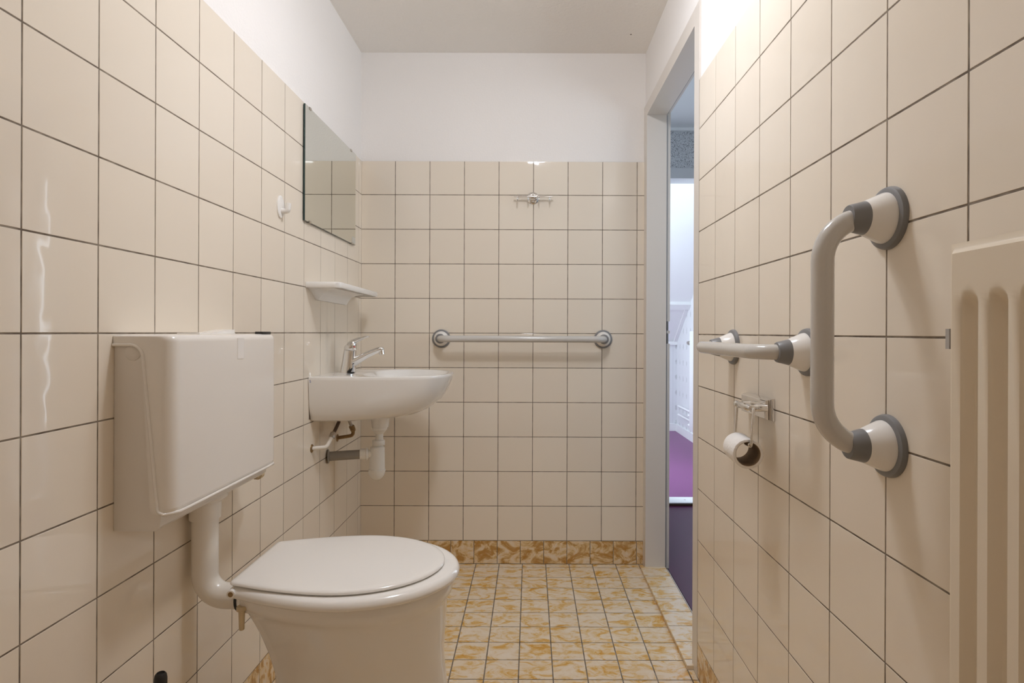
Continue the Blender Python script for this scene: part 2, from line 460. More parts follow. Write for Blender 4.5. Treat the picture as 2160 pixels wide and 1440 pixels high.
# ------------------------------------------------------------------ landing and bedroom seen through the doorway
HX, HY, HZ = 2.0, 3.47, 2.235
BX0, BX1, BY1 = -0.45, 1.525, 6.08
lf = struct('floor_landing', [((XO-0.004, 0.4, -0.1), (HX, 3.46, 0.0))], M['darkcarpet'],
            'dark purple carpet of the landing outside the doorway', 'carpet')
lf.name = 'floor_landing'
struct('wall_landing_right', [((HX, 0.4, 0), (HX+0.1, HY+0.1, HZ))], M['speckle'], 'speckled grey wallpapered side wall of the landing', 'wall')
struct('wall_landing_near', [((XO, 0.4, 0), (HX, 0.5, HZ))], M['hallwhite'], 'near end wall of the landing', 'wall')
struct('ceiling_landing', [((XO, 0.4, HZ), (HX+0.1, HY+0.1, HZ+0.08))], M['hallwhite'], 'pale landing ceiling seen through the doorway', 'ceiling')
struct('wall_landing_left', [((XO-0.02, YB+0.1, 0), (XO, HY+0.02, HZ))], M['hallwhite'], 'landing wall beyond the bathroom corner', 'wall')
BD0, BD1, BDH = 0.80, 1.58, 1.935
struct('wall_landing_back', [((XO-0.02, HY, 0), (BD0-0.06, HY+0.1, HZ)), ((BD1+0.06, HY, 0), (HX, HY+0.1, HZ)),
                             ((BD0-0.06, HY, BDH+0.062), (BD1+0.06, HY+0.1, HZ))], M['speckle'],
       'speckled grey wallpaper above the second doorway at the landing end', 'wall')
box('cornice', (XO, HY-0.015, HZ-0.016), (HX, HY+0.001, HZ), M['whitepaint'], bpy.data.objects['wall_landing_back'])
d2 = empty('door_2', ((BD0+BD1)/2, HY, 0), 'grey frame of the second doorway, at the end of the landing', 'door frame', 'structure')
boxes('jamb', [((BD0-0.06, HY-0.012, 0), (BD0, HY+0.11, BDH))], M['hallgrey'], d2)
boxes('jamb', [((BD1, HY-0.012, 0), (BD1+0.06, HY+0.11, BDH))], M['hallgrey'], d2)
boxes('head', [((BD0-0.06, HY-0.012, BDH), (BD1+0.06, HY+0.11, BDH+0.062))], M['hallgrey'], d2)
tr = struct('trim_2', [((BD0, HY-0.03, 0.0), (BD1, HY+0.09, 0.018))], M['whitepaint'], 'white threshold strip between dark landing and bright purple carpet', 'threshold')
lathe('screw', (0.93, HY+0.03, 0.018), (0, 0, 1), [(0, 0.006), (0.001, 0.005)], M['steel'], tr, 12)
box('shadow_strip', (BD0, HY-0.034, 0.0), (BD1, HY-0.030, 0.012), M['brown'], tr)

struct('floor_bedroom', [((BX0-0.1, 3.56, -0.1), (BX1+0.1, BY1+0.1, 0.0))], M['purple'], 'bright purple carpet of the bedroom beyond the landing', 'carpet')
struct('wall_bedroom_back', [((BX0, BY1, 0), (BX1+0.1, BY1+0.1, 0.924))], M['floral'], 'low far bedroom wall with pale floral wallpaper', 'wall')
wbr = struct('wall_bedroom_right', [((BX1, HY+0.1, 0), (BX1+0.1, 3.60, HZ)), ((BX1, 4.40, 0), (BX1+0.1, BY1, HZ)), ((BX1, 3.60, 0), (BX1+0.1, 4.40, 0.41)), ((BX1, 3.60, 1.96), (BX1+0.1, 4.40, HZ))], M['floral'], 'bedroom side wall with pale floral wallpaper behind the white radiator', 'wall')
struct('wall_bedroom_left', [((BX0-0.1, HY+0.1, 0), (BX0, BY1, HZ))], M['whitepaint'], 'left bedroom wall, hidden from view', 'wall')
struct('wall_bedroom_front', [((BX0, HY+0.1, 0), (BD0-0.06, HY+0.13, HZ))], M['whitepaint'], 'bedroom wall beside its doorway', 'wall')
SL = 0.745                                   # rise of the sloping ceiling
def slope_z(y): return 0.924 + SL*(BY1-y)
bm = bmesh.new()
yt = BY1 - (HZ-0.924)/SL
vs = []
for x in (BX0, BX1):
    vs.append([bm.verts.new(p) for p in ((x, BY1+0.1, 0.924), (x, BY1, 0.924), (x, yt, HZ), (x, HY+0.1, HZ), (x, HY+0.1, HZ+0.1), (x, BY1+0.1, HZ+0.1))])
for i in range(6):
    j = (i+1) % 6; bm.faces.new((vs[0][i], vs[0][j], vs[1][j], vs[1][i]))
bm.faces.new(vs[0]); bm.faces.new(vs[1])
cb = tag(from_bm('ceiling_bedroom', bm, M['whitepaint']), 'white sloping attic ceiling of the bedroom', 'ceiling', kind='structure')
def sloped(name, y0, y1, th, x0, x1, m, parent):
    bm = bmesh.new(); nn = Vector((0, -SL, -1)).normalized()*th
    r = []
    for y in (y0, y1):
        p = Vector((0, y, slope_z(y)))
        r.append([Vector((x0, *p.yz)), Vector((x1, *p.yz)), Vector((x1, *(p+nn).yz)), Vector((x0, *(p+nn).yz))])
    add_loft(bm, r); return from_bm(name, bm, m, parent)
sloped('purlin_board', 5.555, 5.615, 0.035, BX0, BX1, M['whitepaint'], cb)
sloped('edge_batten', 5.61, 6.07, 0.014, BX1-0.035, BX1, M['whitepaint'], cb)
struct('trim_3', [((BX0, BY1-0.03, 0.895), (BX1, BY1, 0.93))], M['whitepaint'], 'white ledge along the top of the low far bedroom wall', 'trim')
struct('baseboard_bedroom', [((BX0, BY1-0.014, 0), (BX1, BY1, 0.075)), ((BX1-0.014, HY+0.12, 0), (BX1, BY1-0.014, 0.075))],
       M['whitepaint'], 'white baseboard along the floral bedroom walls', 'baseboard')
w1 = empty('window_1', (BX1, 4.00, 0.41), 'white framed side window of the bedroom, out of view beside its doorway', 'window', 'structure')
for lo, hi in (((1.53, 3.60, 0.41), (1.60, 3.62, 1.96)), ((1.53, 4.38, 0.41), (1.60, 4.40, 1.96)), ((1.53, 3.62, 0.41), (1.60, 4.38, 0.43)), ((1.53, 3.62, 1.94), (1.60, 4.38, 1.96))):
    box('window_frame', lo, hi, M['whitepaint'], w1)
rd = empty('radiator', (1.45, 4.9, 0.5), 'tall white panel radiator on the floral bedroom wall, seen through doorways', 'radiator')
box('panel', (1.40, 4.40, 0.16), (1.425, 5.14, 1.035), M['whitepaint'], rd, 0.008)
for k in range(2): box('bracket', (1.42, 4.6+0.4*k, 0.4), (1.5245, 4.62+0.4*k, 0.43), M['whitepaint'], rd)
lathe('valve', (1.412, 5.135, 0.93), (0, 1, 0), [(0, 0.012), (0.02, 0.012), (0.022, 0.02), (0.075, 0.018), (0.08, 0.012)], M['steel'], rd, 16)
for z in (0.20, 0.285):
    tube('pipe', fillet([(1.412, 5.12, z), (1.412, 5.2, z), (1.49, 5.28, z), (1.49, 5.86, z)], 0.03, 4), 0.011, M['whitepaint'], rd, 10)

# ------------------------------------------------------------------ toilet
AY = 1.300
def outline(xr, xf, hw, hr, xc, n=72, pw=1.7, rc=0.018):
    """plan outline, front = +x; rear width 2*hr, widest 2*hw at xc"""
    half = []
    nf = n//2
    for i in range(nf+1):                     # front half ellipse from front tip to widest
        t = PI/2*i/nf
        half.append((xc + (xf-xc)*math.cos(t), hw*math.sin(t)))
    nr = n//3
    for i in range(1, nr+1):
        t = i/nr
        half.append((xc + (xr+rc-xc)*t, hr + (hw-hr)*(1-t**pw)))
    for i in range(1, 5):
        t = PI/2*i/4
        half.append((xr+rc-rc*math.sin(t), hr-rc+rc*math.cos(t)))
    half.append((xr, 0.5*(hr-rc)))
    pts = half + [(xr, 0.0)] + [(x, -y) for x, y in half[:0:-1]]
    return pts
def inset(pts, d):
    n = len(pts); out = []
    for i in range(n):
        a = Vector(pts[i-1]); b = Vector(pts[(i+1) % n]); t = (b-a).normalized()
        out.append((pts[i][0]-t.y*d, pts[i][1]+t.x*d))
    return out
def ring(pts, z, dz=None): return [(x, AY+y, z if dz is None else z+dz(x, y)) for x, y in pts]

to = empty('toilet', (-0.38, AY, 0), 'white raised toilet with closed lid in front of the low cistern', 'toilet')
so = outline(-0.613, -0.157, 0.184, 0.127, -0.385)
lo_ = outline(-0.612, -0.190, 0.163, 0.122, -0.395)
bo = []
for z, xr, xf, hw, hr in ((0.478, -0.592, -0.176, 0.165, 0.120), (0.462, -0.594, -0.172, 0.168, 0.120), (0.446, -0.590, -0.173, 0.167, 0.115),
                          (0.439, -0.584, -0.180, 0.159, 0.106), (0.425, -0.578, -0.184, 0.156, 0.102), (0.390, -0.565, -0.186, 0.149, 0.092),
                          (0.340, -0.550, -0.190, 0.135, 0.082), (0.290, -0.538, -0.190, 0.122, 0.076), (0.240, -0.542, -0.184, 0.114, 0.074),
                          (0.190, -0.565, -0.177, 0.112, 0.074), (0.120, -0.59, -0.170, 0.117, 0.080), (0.050, -0.60, -0.164, 0.124, 0.090), (0.0, -0.60, -0.160, 0.128, 0.094)):
    bo.append(ring(outline(xr, xf, hw, hr, 0.5*(xr+xf)+0.02, pw=2.0), z))
loft('bowl', bo[::-1], M['porcelain'], to, ang=50)
st_ = [ring(inset(so, d), z) for d, z in ((0.040, 0.479), (0.010, 0.4785), (0.003, 0.4795), (0.0, 0.4835), (0.0005, 0.4885), (0.003, 0.4945), (0.008, 0.4985), (0.015, 0.5005), (0.03, 0.501))]
loft('seat', st_, M['seat'], to, ang=60)
ld = [ring(inset(lo_, d), z) for d, z in ((0.006, 0.5025), (0.002, 0.5030), (0.0, 0.5050), (0.0008, 0.5075), (0.003, 0.5096), (0.008, 0.5110), (0.012, 0.5115))]
cl = Vector((-0.40, AY)); base_ring = ld[-1]
for k, z in ((0.93, 0.5119), (0.75, 0.5122), (0.45, 0.5124), (0.2, 0.5125), (0.02, 0.5125)):
    ld.append([(cl.x+(x-cl.x)*k, cl.y+(y-cl.y)*k, z) for x, y, _ in base_ring])
loft('lid', ld, M['seat'], to, ang=60)
for s in (-1, 1):
    h = lathe('hinge', (-0.600, AY+s*0.1275, 0.4905), (0, s, 0), [(-0.03, 0.0085), (0.0018, 0.0085), (0.0026, 0.0078), (0.0026, 0.005)], M['seat'], to, 20)
    lathe('hinge_pin', (-0.600, AY+s*0.1275, 0.4905), (0, s, 0), [(-0.01, 0.0052), (0.0029, 0.0052)], M['brass'], h, 14)
    tag(lathe('fixing_bolt', (-0.583, AY+s*0.118, 0.462), (0, 0, -1), [(0, 0.010), (0.008, 0.010), (0.0085, 0.0062), (0.047, 0.0052), (0.048, 0.004)], M['beige'], to, 12), 'aged beige plastic bolt')
lathe('inlet_horn', (-0.628, AY-0.022, 0.4395), (1, 0, 0), [(0, 0.030), (0.004, 0.032), (0.05, 0.032)], M['porcelain'], to, 24)
tag(lathe('inlet_seal', (-0.634, AY-0.022, 0.4395), (1, 0, 0), [(0, 0.0295), (0.0005, 0.0305), (0.008, 0.0305), (0.0085, 0.029)], M['black'], to, 24), 'black rubber seal')

# ------------------------------------------------------------------ cistern
TY0, TY1 = 1.040, 1.466
ci = empty('cistern', (XL, 0.5*(TY0+TY1), 0.84), 'white plastic low cistern on the left wall behind the toilet', 'cistern')
# body: shallow box behind the cover, seen from its near side
bm = bmesh.new()
bp_ = [(XL+0.0005, 0.660), (-0.672, 0.660), (-0.662, 0.668), (-0.659, 0.700), (-0.672, 0.975), (-0.690, 0.994), (XL+0.0005, 0.994)]
add_loft(bm, [[(x, y, z) for x, z in bp_] for y in (TY0+0.004, TY1-0.004)])
from_bm('body', bm, M['cistern_side'], ci)
lathe('side_plug', (-0.7115, TY0+0.0045, 0.9795), (0, -1, 0), [(0, 0.0145), (0.0012, 0.0145), (0.0020, 0.0135)], M['cistern_side'], ci, 28)
# cover: hood with a lip, wrapping the top and the front
seam = fillet([(XL+0.001, 0, 0.994), (-0.693, 0, 0.994), (-0.6635, 0, 0.693), (-0.640, 0, 0.690)], [0.022, 0.010], 6)
outer = fillet([(-0.640, 0, 0.690), (-0.6365, 0, 0.70), (-0.6370, 0, 1.0125), (XL+0.001, 0, 1.0125)], [0.003, 0.014], 6)
prof = [(p.x, p.z) for p in seam] + [(p.x, p.z) for p in outer[1:]]
RC = 0.022
def cover_ring(y, k):
    # k = 0..1 how far the end rounding has pulled the front back
    out = []
    for x, z in prof:
        f = max(0.0, min(1.0, (x+0.70)/0.06)); g = max(0.0, min(1.0, (z-1.000)/0.012))
        out.append((x-RC*k*f, y, z-0.004*k*g))
    return out
rings = []
for i in range(7):
    a = PI/2*i/6; rings.append(cover_ring(TY0+RC*0.55*(1-math.sin(a)) if False else TY0+RC*(1-math.cos(a)), 1-math.sin(a)))
for i in range(6, -1, -1):
    a = PI/2*i/6; rings.append(cover_ring(TY1-RC*(1-math.cos(a)), 1-math.sin(a)))
loft('cover', rings, M['cistern'], ci, ang=50)
lip = [Vector((p.x-(RC if p.x > -0.655 else 0)*max(0, min(1, (p.x+0.70)/0.06)), TY0-0.0005, p.z)) for p in seam]
lip_b = [Vector((-0.6365, TY0+0.020, 0.6915)), Vector((-0.6355, TY0+0.05, 0.6915)), Vector((-0.6355, TY1-0.05, 0.6915)), Vector((-0.6365, TY1-0.02, 0.6915)), Vector((-0.648, TY1-0.004, 0.692))]
tube('cover_lip', lip[:-1] + [Vector((-0.655, TY0+0.001, 0.6905)), Vector((-0.645, TY0+0.008, 0.691))] + lip_b, 0.0030, M['cistern'], ci, 8)
# flush lever and small black clip on the top
bm = bmesh.new()
add_loft(bm, [[(x, y, z) for y, z in ((1.215, 1.0120), (1.345, 1.0120), (1.345, 1.0222), (1.325, 1.0226))] for x in (-0.715, -0.682)])
from_bm('flush_lever', bm, M['white'], ci)
box('lever_base', (-0.722, 1.19, 1.012), (-0.675, 1.335, 1.0150), M['white'], ci, 0.001)
tag(box('black_clip', (-0.664, 1.405, 1.0118), (-0.646, 1.452, 1.0180), M['black'], ci, 0.001), 'small black plastic clip')
tag(box('sticker', (-0.6372, 1.268, 0.9585), (-0.6362, 1.2955, 1.0040), M['sticker'], ci), 'small pale rectangle')  # thin pale rectangle just proud of the cover front
iv = lathe('inlet_valve', (-0.690, 1.464, 0.654), (0, 1, 0.05), [(0, 0.007), (0.012, 0.007), (0.0125, 0.0115), (0.028, 0.0115), (0.0285, 0.007), (0.036, 0.006)], M['beige'], ci, 14)
lathe('outlet', (-0.7115, AY-0.022, 0.668), (0, 0, -1), [(0, 0.045), (0.012, 0.045), (0.022, 0.034), (0.0225, 0.0325), (0.058, 0.0315), (0.0585, 0.028)], M['pipe'], ci, 32)
tube('flush_pipe', fillet([(-0.7115, AY-0.022, 0.66), (-0.7115, AY-0.022, 0.4395), (-0.6345, AY-0.022, 0.4395)], 0.050, 12), 0.0268, M['pipe'], ci, 28)

# ------------------------------------------------------------------ toilet brush standing beside the toilet
br = empty('toilet_brush', (-0.632, 1.0, 0), 'toilet brush with a black handle knob, low at the left wall by the toilet', 'toilet brush')
lathe('holder', (-0.632, 1.0, 0), (0, 0, 1), [(0, 0.050), (0.006, 0.052), (0.12, 0.045), (0.124, 0.043), (0.124, 0.030), (0.02, 0.028)], M['white'], br, 28, True, False)
lathe('handle', (-0.632, 1.0, 0.05), (0, 0, 1), [(0, 0.005), (0.34, 0.005)], M['chrome'], br, 12)
lathe('brush_head', (-0.632, 1.0, 0.03), (0, 0, 1), [(0, 0.018), (0.02, 0.024), (0.07, 0.024), (0.085, 0.012)], M['white'], br, 16)
lathe('knob', (-0.632, 1.0, 0.345), (0, 0, 1), [(0, 0.0085), (0.03, 0.0098), (0.078, 0.0102), (0.085, 0.0090), (0.088, 0.0065), (0.085, 0.0055)], M['black'], br, 20)

# ------------------------------------------------------------------ washbasin
BYC, ZR = 2.190, 0.866
ba = empty('washbasin', (XL, BYC, 0.72), 'small white wall-hung washbasin in the far left corner', 'washbasin')
BC = Vector((-0.475, BYC))
angs = [2*PI*i/96 for i in range(96)]
def d_out(L, W, n=2.9, back=XL+0.001):
    """D-shaped outline: straight at the wall, super-elliptic to the front; sampled by rays from BC"""
    pts = []
    cnr = [math.atan2(s*W, back-BC.x) % (2*PI) for s in (1, -1)]
    aa = sorted(angs + [cnr[0]-0.004, cnr[0]+0.004, cnr[1]-0.004, cnr[1]+0.004])
    for t in aa:
        dx, dy = math.cos(t), math.sin(t)
        lo, hi = 0.0, 1.0
        for _ in range(40):
            mid = 0.5*(lo+hi); x = BC.x+dx*mid; y = dy*mid
            inside = x > back and (abs(max(x-back, 0)/L)**n + abs(y/W)**n) < 1
            if inside: lo = mid
            else: hi = mid
        pts.append((BC.x+dx*lo, BYC+dy*lo))
    return pts
def r3(pts, z): return [(x, y, z) for x, y in pts]
def d_in(L, W, rear, n=2.9):
    """rim of the hollow: follows the front of the outline, rounded off at the back by rear behind BC"""
    pts = []
    for x0, y0 in d_out(0.452, 0.236):
        t = math.atan2(y0-BYC, x0-BC.x); dx, dy = math.cos(t), math.sin(t); lo, hi = 0.0, 1.0
        for _ in range(40):
            mid = 0.5*(lo+hi); x = BC.x+dx*mid; y = dy*mid
            u = max(BC.x+0.03-x, 0)/(rear+0.03)
            if abs(max(x-XL, 0)/L)**n + abs(y/W)**n < 1 and u**3 + abs(y/(W*0.93))**3 < 1: lo = mid
            else: hi = mid
        pts.append((BC.x+dx*lo, BYC+dy*lo))
    return pts
brings = [r3(d_out(0.19, 0.120, 2.6), 0.704), r3(d_out(0.245, 0.185, 2.6), 0.710), r3(d_out(0.300, 0.208, 2.6), 0.7165), r3(d_out(0.336, 0.217), 0.724), r3(d_out(0.372, 0.224), 0.740),
          r3(d_out(0.405, 0.230), 0.767), r3(d_out(0.430, 0.234), 0.800), r3(d_out(0.444, 0.235), 0.834), r3(d_out(0.450, 0.236), 0.853),
          r3(d_out(0.452, 0.236), 0.860), r3(d_out(0.4505, 0.2345), 0.8645), r3(d_out(0.447, 0.231), ZR),
          r3(d_in(0.434, 0.218, 0.135), ZR-0.0008), r3(d_in(0.430, 0.213, 0.130), ZR-0.004), r3(d_in(0.418, 0.198, 0.115), 0.845), r3(d_in(0.385, 0.160, 0.09), 0.800), r3(d_in(0.340, 0.110, 0.06), 0.770),
          r3(d_in(0.300, 0.03, 0.02), 0.760)]
loft('bowl', brings, M['porcelain'], ba, ang=45)
lathe('drain_boss', (-0.563, BYC, 0.712), (0, 0, -1), [(0, 0.050), (0.008, 0.040), (0.018, 0.0345), (0.048, 0.0310), (0.052, 0.0295)], M['porcelain'], ba, 32)
box('wall_seal', (XL-0.001, BYC-0.226, 0.722), (XL+0.0012, BYC+0.226, 0.855), M['brown'], ba)
fc = bpy.data.curves.new('maker_mark', 'FONT'); fc.body = 'S'; fc.size = 0.0125; fc.align_x = 'CENTER'; fc.extrude = 0.0002
ft = bpy.data.objects.new('maker_mark_text', fc); COL.objects.link(ft)
bpy.context.view_layer.update()
fme = bpy.data.meshes.new_from_object(ft.evaluated_get(bpy.context.evaluated_depsgraph_get()))
bpy.data.objects.remove(ft)
fme.transform(Matrix.Translation((-0.7375, BYC-0.2361, 0.8475)) @ Matrix.Rotation(PI/2, 4, 'X'))
fme.materials.clear()
fo = link('maker_mark', fme, M['blue'], ba)
tag(fo, 'small blue letter S')

# waste trap
tp = empty('bottle_trap', (-0.577, BYC, 0.46), 'white plastic bottle trap under the washbasin with a grey waste pipe to the wall', 'waste trap')
TC = (-0.566, BYC, 0)
lathe('tailpiece', (-0.566, BYC, 0.660), (0, 0, -1), [(0, 0.0285), (0.007, 0.0285), (0.008, 0.027), (0.022, 0.0165), (0.024, 0.0142), (0.060, 0.0142)], M['pvc'], tp, 28)
lathe('compression_nut', (-0.569, BYC, 0.6125), (0, 0, -1), [(0, 0.0225), (0.002, 0.024), (0.017, 0.024), (0.019, 0.0225)], M['pvc'], tp, 10)
lathe('bottle', (-0.574, BYC, 0.594), (0, 0, -1), [(0, 0.016), (0.004, 0.0185), (0.008, 0.0265), (0.012, 0.0275), (0.09, 0.0285), (0.091, 0.031), (0.098, 0.031)], M['pvc'], tp, 32)
lathe('cup', (-0.575, BYC, 0.502), (0, 0, -1), [(0, 0.0305), (0.012, 0.0300), (0.022, 0.0265), (0.032, 0.019), (0.038, 0.010), (0.040, 0.003)], M['pvc'], tp, 32)
wv = Vector((XL+0.002, 2.145, 0.560)); av = Vector((-0.60, BYC-0.008, 0.563)); dv = (wv-av).normalized()
lathe('side_arm', Vector((-0.585, BYC-0.004, 0.563)), dv, [(0, 0.0165), (0.03, 0.0165)], M['pvc'], tp, 24)
lathe('side_nut', av, dv, [(0.004, 0.0165), (0.006, 0.0225), (0.012, 0.0235), (0.014, 0.0205), (0.034, 0.0205), (0.036, 0.0185)], M['pvc'], tp, 10)
lathe('waste_pipe', av + dv*0.034, dv, [(0, 0.0172), ((wv-av).length-0.036, 0.0172)], M['greypvc'], tp, 28)
lathe('escutcheon', wv, -dv, [(0, 0.026), (0.003, 0.025), (0.006, 0.018)], M['greypvc'], tp, 24)

def supply(y, z, bend, top, hose, m, mh, label):
    r = empty('supply_pipe', (XL, y, z), label, 'water pipe')
    tube('elbow_pipe', fillet([(XL, y, z)] + bend, 0.015, 5), 0.0068, m, r, 14)
    lathe('rosette', (XL, y, z), (1, 0, 0), [(0, 0.0145), (0.002, 0.0138), (0.004, 0.009)], M['brass'], r, 24)
    d = (Vector(hose[0])-Vector(bend[-1])).normalized()
    lathe('union_nut', Vector(bend[-1])-d*0.004, d, [(0, 0.0095), (0.002, 0.0105), (0.010, 0.0105), (0.011, 0.0095), (0.012, 0.0108), (0.022, 0.0105), (0.024, 0.0085)], m if m is not M['pipe'] else M['steel'], r, 8)
    tube('hose', [Vector(bend[-1])+d*0.018] + hose, 0.0062, mh, r, 12)
supply(1.99, 0.620, [(-0.700, 2.005, 0.622), (-0.690, 2.028, 0.652)], None, [(-0.687, 2.07, 0.680), (-0.685, 2.09, 0.6965)], M['pipe'], M['brown'],
       'painted supply pipe with a dark hose under the near side of the washbasin')
supply(2.255, 0.608, [(-0.684, 2.255, 0.618), (-0.683, 2.250, 0.640)], None, [(-0.690, 2.238, 0.668), (-0.698, 2.228, 0.6965)], M['brass'], M['steel'],
       'tarnished brass supply pipe with a steel hose at the far side of the bottle trap')

# mixer tap
ta = empty('mixer_tap', (-0.685, BYC, ZR), 'chrome single-lever mixer tap on the washbasin', 'tap')
def oval(c, rx, ry, tilt, n=32):
    c = Vector(c); t = Vector((math.cos(tilt), 0, math.sin(tilt)))
    return [c + t*rx*math.cos(2*PI*i/n) + Vector((0, 1, 0))*ry*math.sin(2*PI*i/n) for i in range(n)]
loft('body', [oval((-0.685, BYC, ZR-0.002), 0.0290, 0.027, 0), oval((-0.685, BYC, ZR+0.004), 0.0285, 0.0265, 0), oval((-0.681, BYC, 0.905), 0.0255, 0.0245, -0.02), oval((-0.6765, BYC, 0.948), 0.0235, 0.0235, -0.06), oval((-0.6765, BYC, 0.9495), 0.0215, 0.0215, -0.06)], M['chrome'], ta)
loft('cap', [oval((-0.676, BYC, 0.951), 0.0225, 0.0225, -0.06), oval((-0.676, BYC, 0.953), 0.0238, 0.0238, -0.06), oval((-0.675, BYC, 0.966), 0.0235, 0.0235, 0.10), oval((-0.6715, BYC, 0.977), 0.0215, 0.021, 0.35), oval((-0.668, BYC, 0.983), 0.014, 0.014, 0.45), oval((-0.667, BYC, 0.985), 0.005, 0.005, 0.45)], M['chrome'], ta, ang=60)
def flat_tube(name, pts, wz, wy, m, parent, n=20):
    bm = bmesh.new(); rings = []
    pts = [Vector(p) for p in pts]
    for i, p in enumerate(pts):
        t = (pts[min(i+1, len(pts)-1)]-pts[max(i-1, 0)]).normalized(); up = Vector((-t.z, 0, t.x))
        rings.append([p + up*wz[i]*math.sin(2*PI*k/n) + Vector((0, 1, 0))*wy[i]*math.cos(2*PI*k/n) for k in range(n)])
    add_loft(bm, rings); return from_bm(name, bm, m, parent, 60)
flat_tube('lever', [(-0.690, BYC, 0.966), (-0.672, BYC, 0.977), (-0.655, BYC, 0.985), (-0.638, BYC, 0.992), (-0.622, BYC, 0.998), (-0.610, BYC, 1.0005), (-0.605, BYC, 1.0005)],
          [0.004, 0.010, 0.0095, 0.007, 0.0048, 0.004, 0.0015], [0.012, 0.020, 0.017, 0.013, 0.0115, 0.0105, 0.006], M['chrome'], ta)
flat_tube('spout', [(-0.688, BYC, 0.893), (-0.665, BYC, 0.905), (-0.640, BYC, 0.9185), (-0.610, BYC, 0.934), (-0.580, BYC, 0.9475), (-0.562, BYC, 0.9535), (-0.553, BYC, 0.9545), (-0.550, BYC, 0.9540)],
          [0.016, 0.0175, 0.0145, 0.0118, 0.0105, 0.0105, 0.008, 0.003], [0.018, 0.019, 0.016, 0.0145, 0.0135, 0.013, 0.010, 0.004], M['chrome'], ta)
lathe('aerator', (-0.560, BYC, 0.950), (0.15, 0, -1), [(0, 0.0105), (0.016, 0.0105), (0.017, 0.0095), (0.017, 0.006), (0.012, 0.005)], M['chrome'], ta, 24)
tag(lathe('temperature_dot', (-0.6575, BYC-0.0145, 0.9625), (0.75, -0.62, 0.1), [(-0.004, 0.0034), (0.0016, 0.0034), (0.0022, 0.0028)], M['red'], ta, 14), 'small red temperature dot')

# rubber plug on the deck
pg = empty('basin_plug', (-0.662, BYC-0.035, ZR), 'black rubber plug lying on the washbasin deck before the tap', 'plug')
lathe('disc', (-0.662, BYC-0.040, ZR-0.0005), (0, 0, 1), [(0, 0.0125), (0.001, 0.0135), (0.004, 0.0135), (0.005, 0.012)], M['black'], pg, 28)
flat_tube('tab', [(-0.672, BYC-0.040, ZR+0.003), (-0.664, BYC-0.040, ZR+0.010), (-0.659, BYC-0.040, ZR+0.015), (-0.656, BYC-0.040, ZR+0.020)], [0.006, 0.005, 0.003, 0.001], [0.006, 0.005, 0.003, 0.002], M['black'], pg, 14)

# ------------------------------------------------------------------ mirror
mi = empty('mirror', (XL, 2.178, 1.572), 'rectangular frameless wall mirror above the washbasin', 'mirror')
MX, MY0, MY1, MZ0, MZ1 = -0.7372, 1.902, 2.452, 1.3815, 1.7630
box('glass_back', (MX-0.0055, MY0, MZ0), (MX-0.0004, MY1, MZ1), M['glassedge'], mi)
box('silvering', (MX-0.001, MY0+0.0008, MZ0+0.0008), (MX, MY1-0.0008, MZ1-0.0008), M['mirror'], mi)
for y, z, s in ((1.945, MZ1, 1), (2.39, MZ1, 1), (1.945, MZ0, -1), (2.405, MZ0, -1)):
    boxes('clip', [((XL, y-0.008, min(z, z+s*0.002)), (MX+0.0015, y+0.008, max(z, z+s*0.002))), ((MX+0.0002, y-0.008, min(z+s*0.002, z-s*0.006)), (MX+0.0017, y+0.008, max(z+s*0.002, z-s*0.006)))], M['steel'], mi)
tag(box('sticker', (MX-0.0005, 2.405, MZ0+0.004), (MX+0.0006, 2.447, MZ0+0.030), M['sticker_grey'], mi), 'small pale sticker in the lower corner')

# ------------------------------------------------------------------ shelf under the mirror
sh = empty('soap_shelf', (XL, 2.19, 1.18), 'white plastic shelf on the tiles between mirror and washbasin', 'shelf')
sy0, sy1, sxf, zt = 1.930, 2.462, -0.632, 1.184
so_ = fillet([(XL+0.0005, sy0, 0), (sxf, sy0, 0), (sxf-0.004, 2.2, 0), (sxf-0.010, sy1, 0), (XL+0.0005, sy1, 0)], [0.022, 0.3, 0.022], 5)
o2 = [(p.x, p.y) for p in so_]
def shrink(pts, d):
    c = Vector((-0.69, 2.196)); out = []
    for x, y in pts:
        xx = min(x, sxf-d) if x > -0.66 else x
        out.append((max(x-d, XL+0.0005) if x > XL+0.01 else x, y+(d if y < 2.0 else (-d if y > 2.4 else 0))))
    return out
i2 = shrink(o2, 0.004)
loft('tray', [r3(i2, 1.1795), r3(i2, 1.1655), r3(shrink(o2, 0.001), 1.1645), r3(o2, 1.1660), r3(o2, 1.1825), r3(shrink(o2, 0.0015), zt), r3(shrink(o2, 0.006), zt), r3(shrink(o2, 0.008), zt-0.002)], M['white'], sh, ang=50)
bz = fillet([(0, 1.938, 1.168), (0, 1.975, 1.155), (0, 2.022, 1.128), (0, 2.334, 1.1255), (0, 2.352, 1.150), (0, 2.375, 1.168)], [0.05, 0.006, 0.008, 0.02], 4)
def brk(x, k): return [(x, p.y, 1.168+(p.z-1.168)*k) for p in bz] + [(x, 2.375, 1.176), (x, 1.938, 1.176)]
bk = loft('bracket', [brk(XL+0.0005, 1), brk(XL+0.010, 1), brk(XL+0.016, 0.72), brk(XL+0.026, 0.40), brk(XL+0.045, 0.16), brk(XL+0.075, 0.04)], M['white'], sh, ang=50)
for y in (2.045, 2.335): lathe('screw_hole', (XL+0.0125, y, 1.160), (1, 0, 0.2), [(0, 0.0045), (0.0062, 0.0045)], M['brown'], bk, 12)

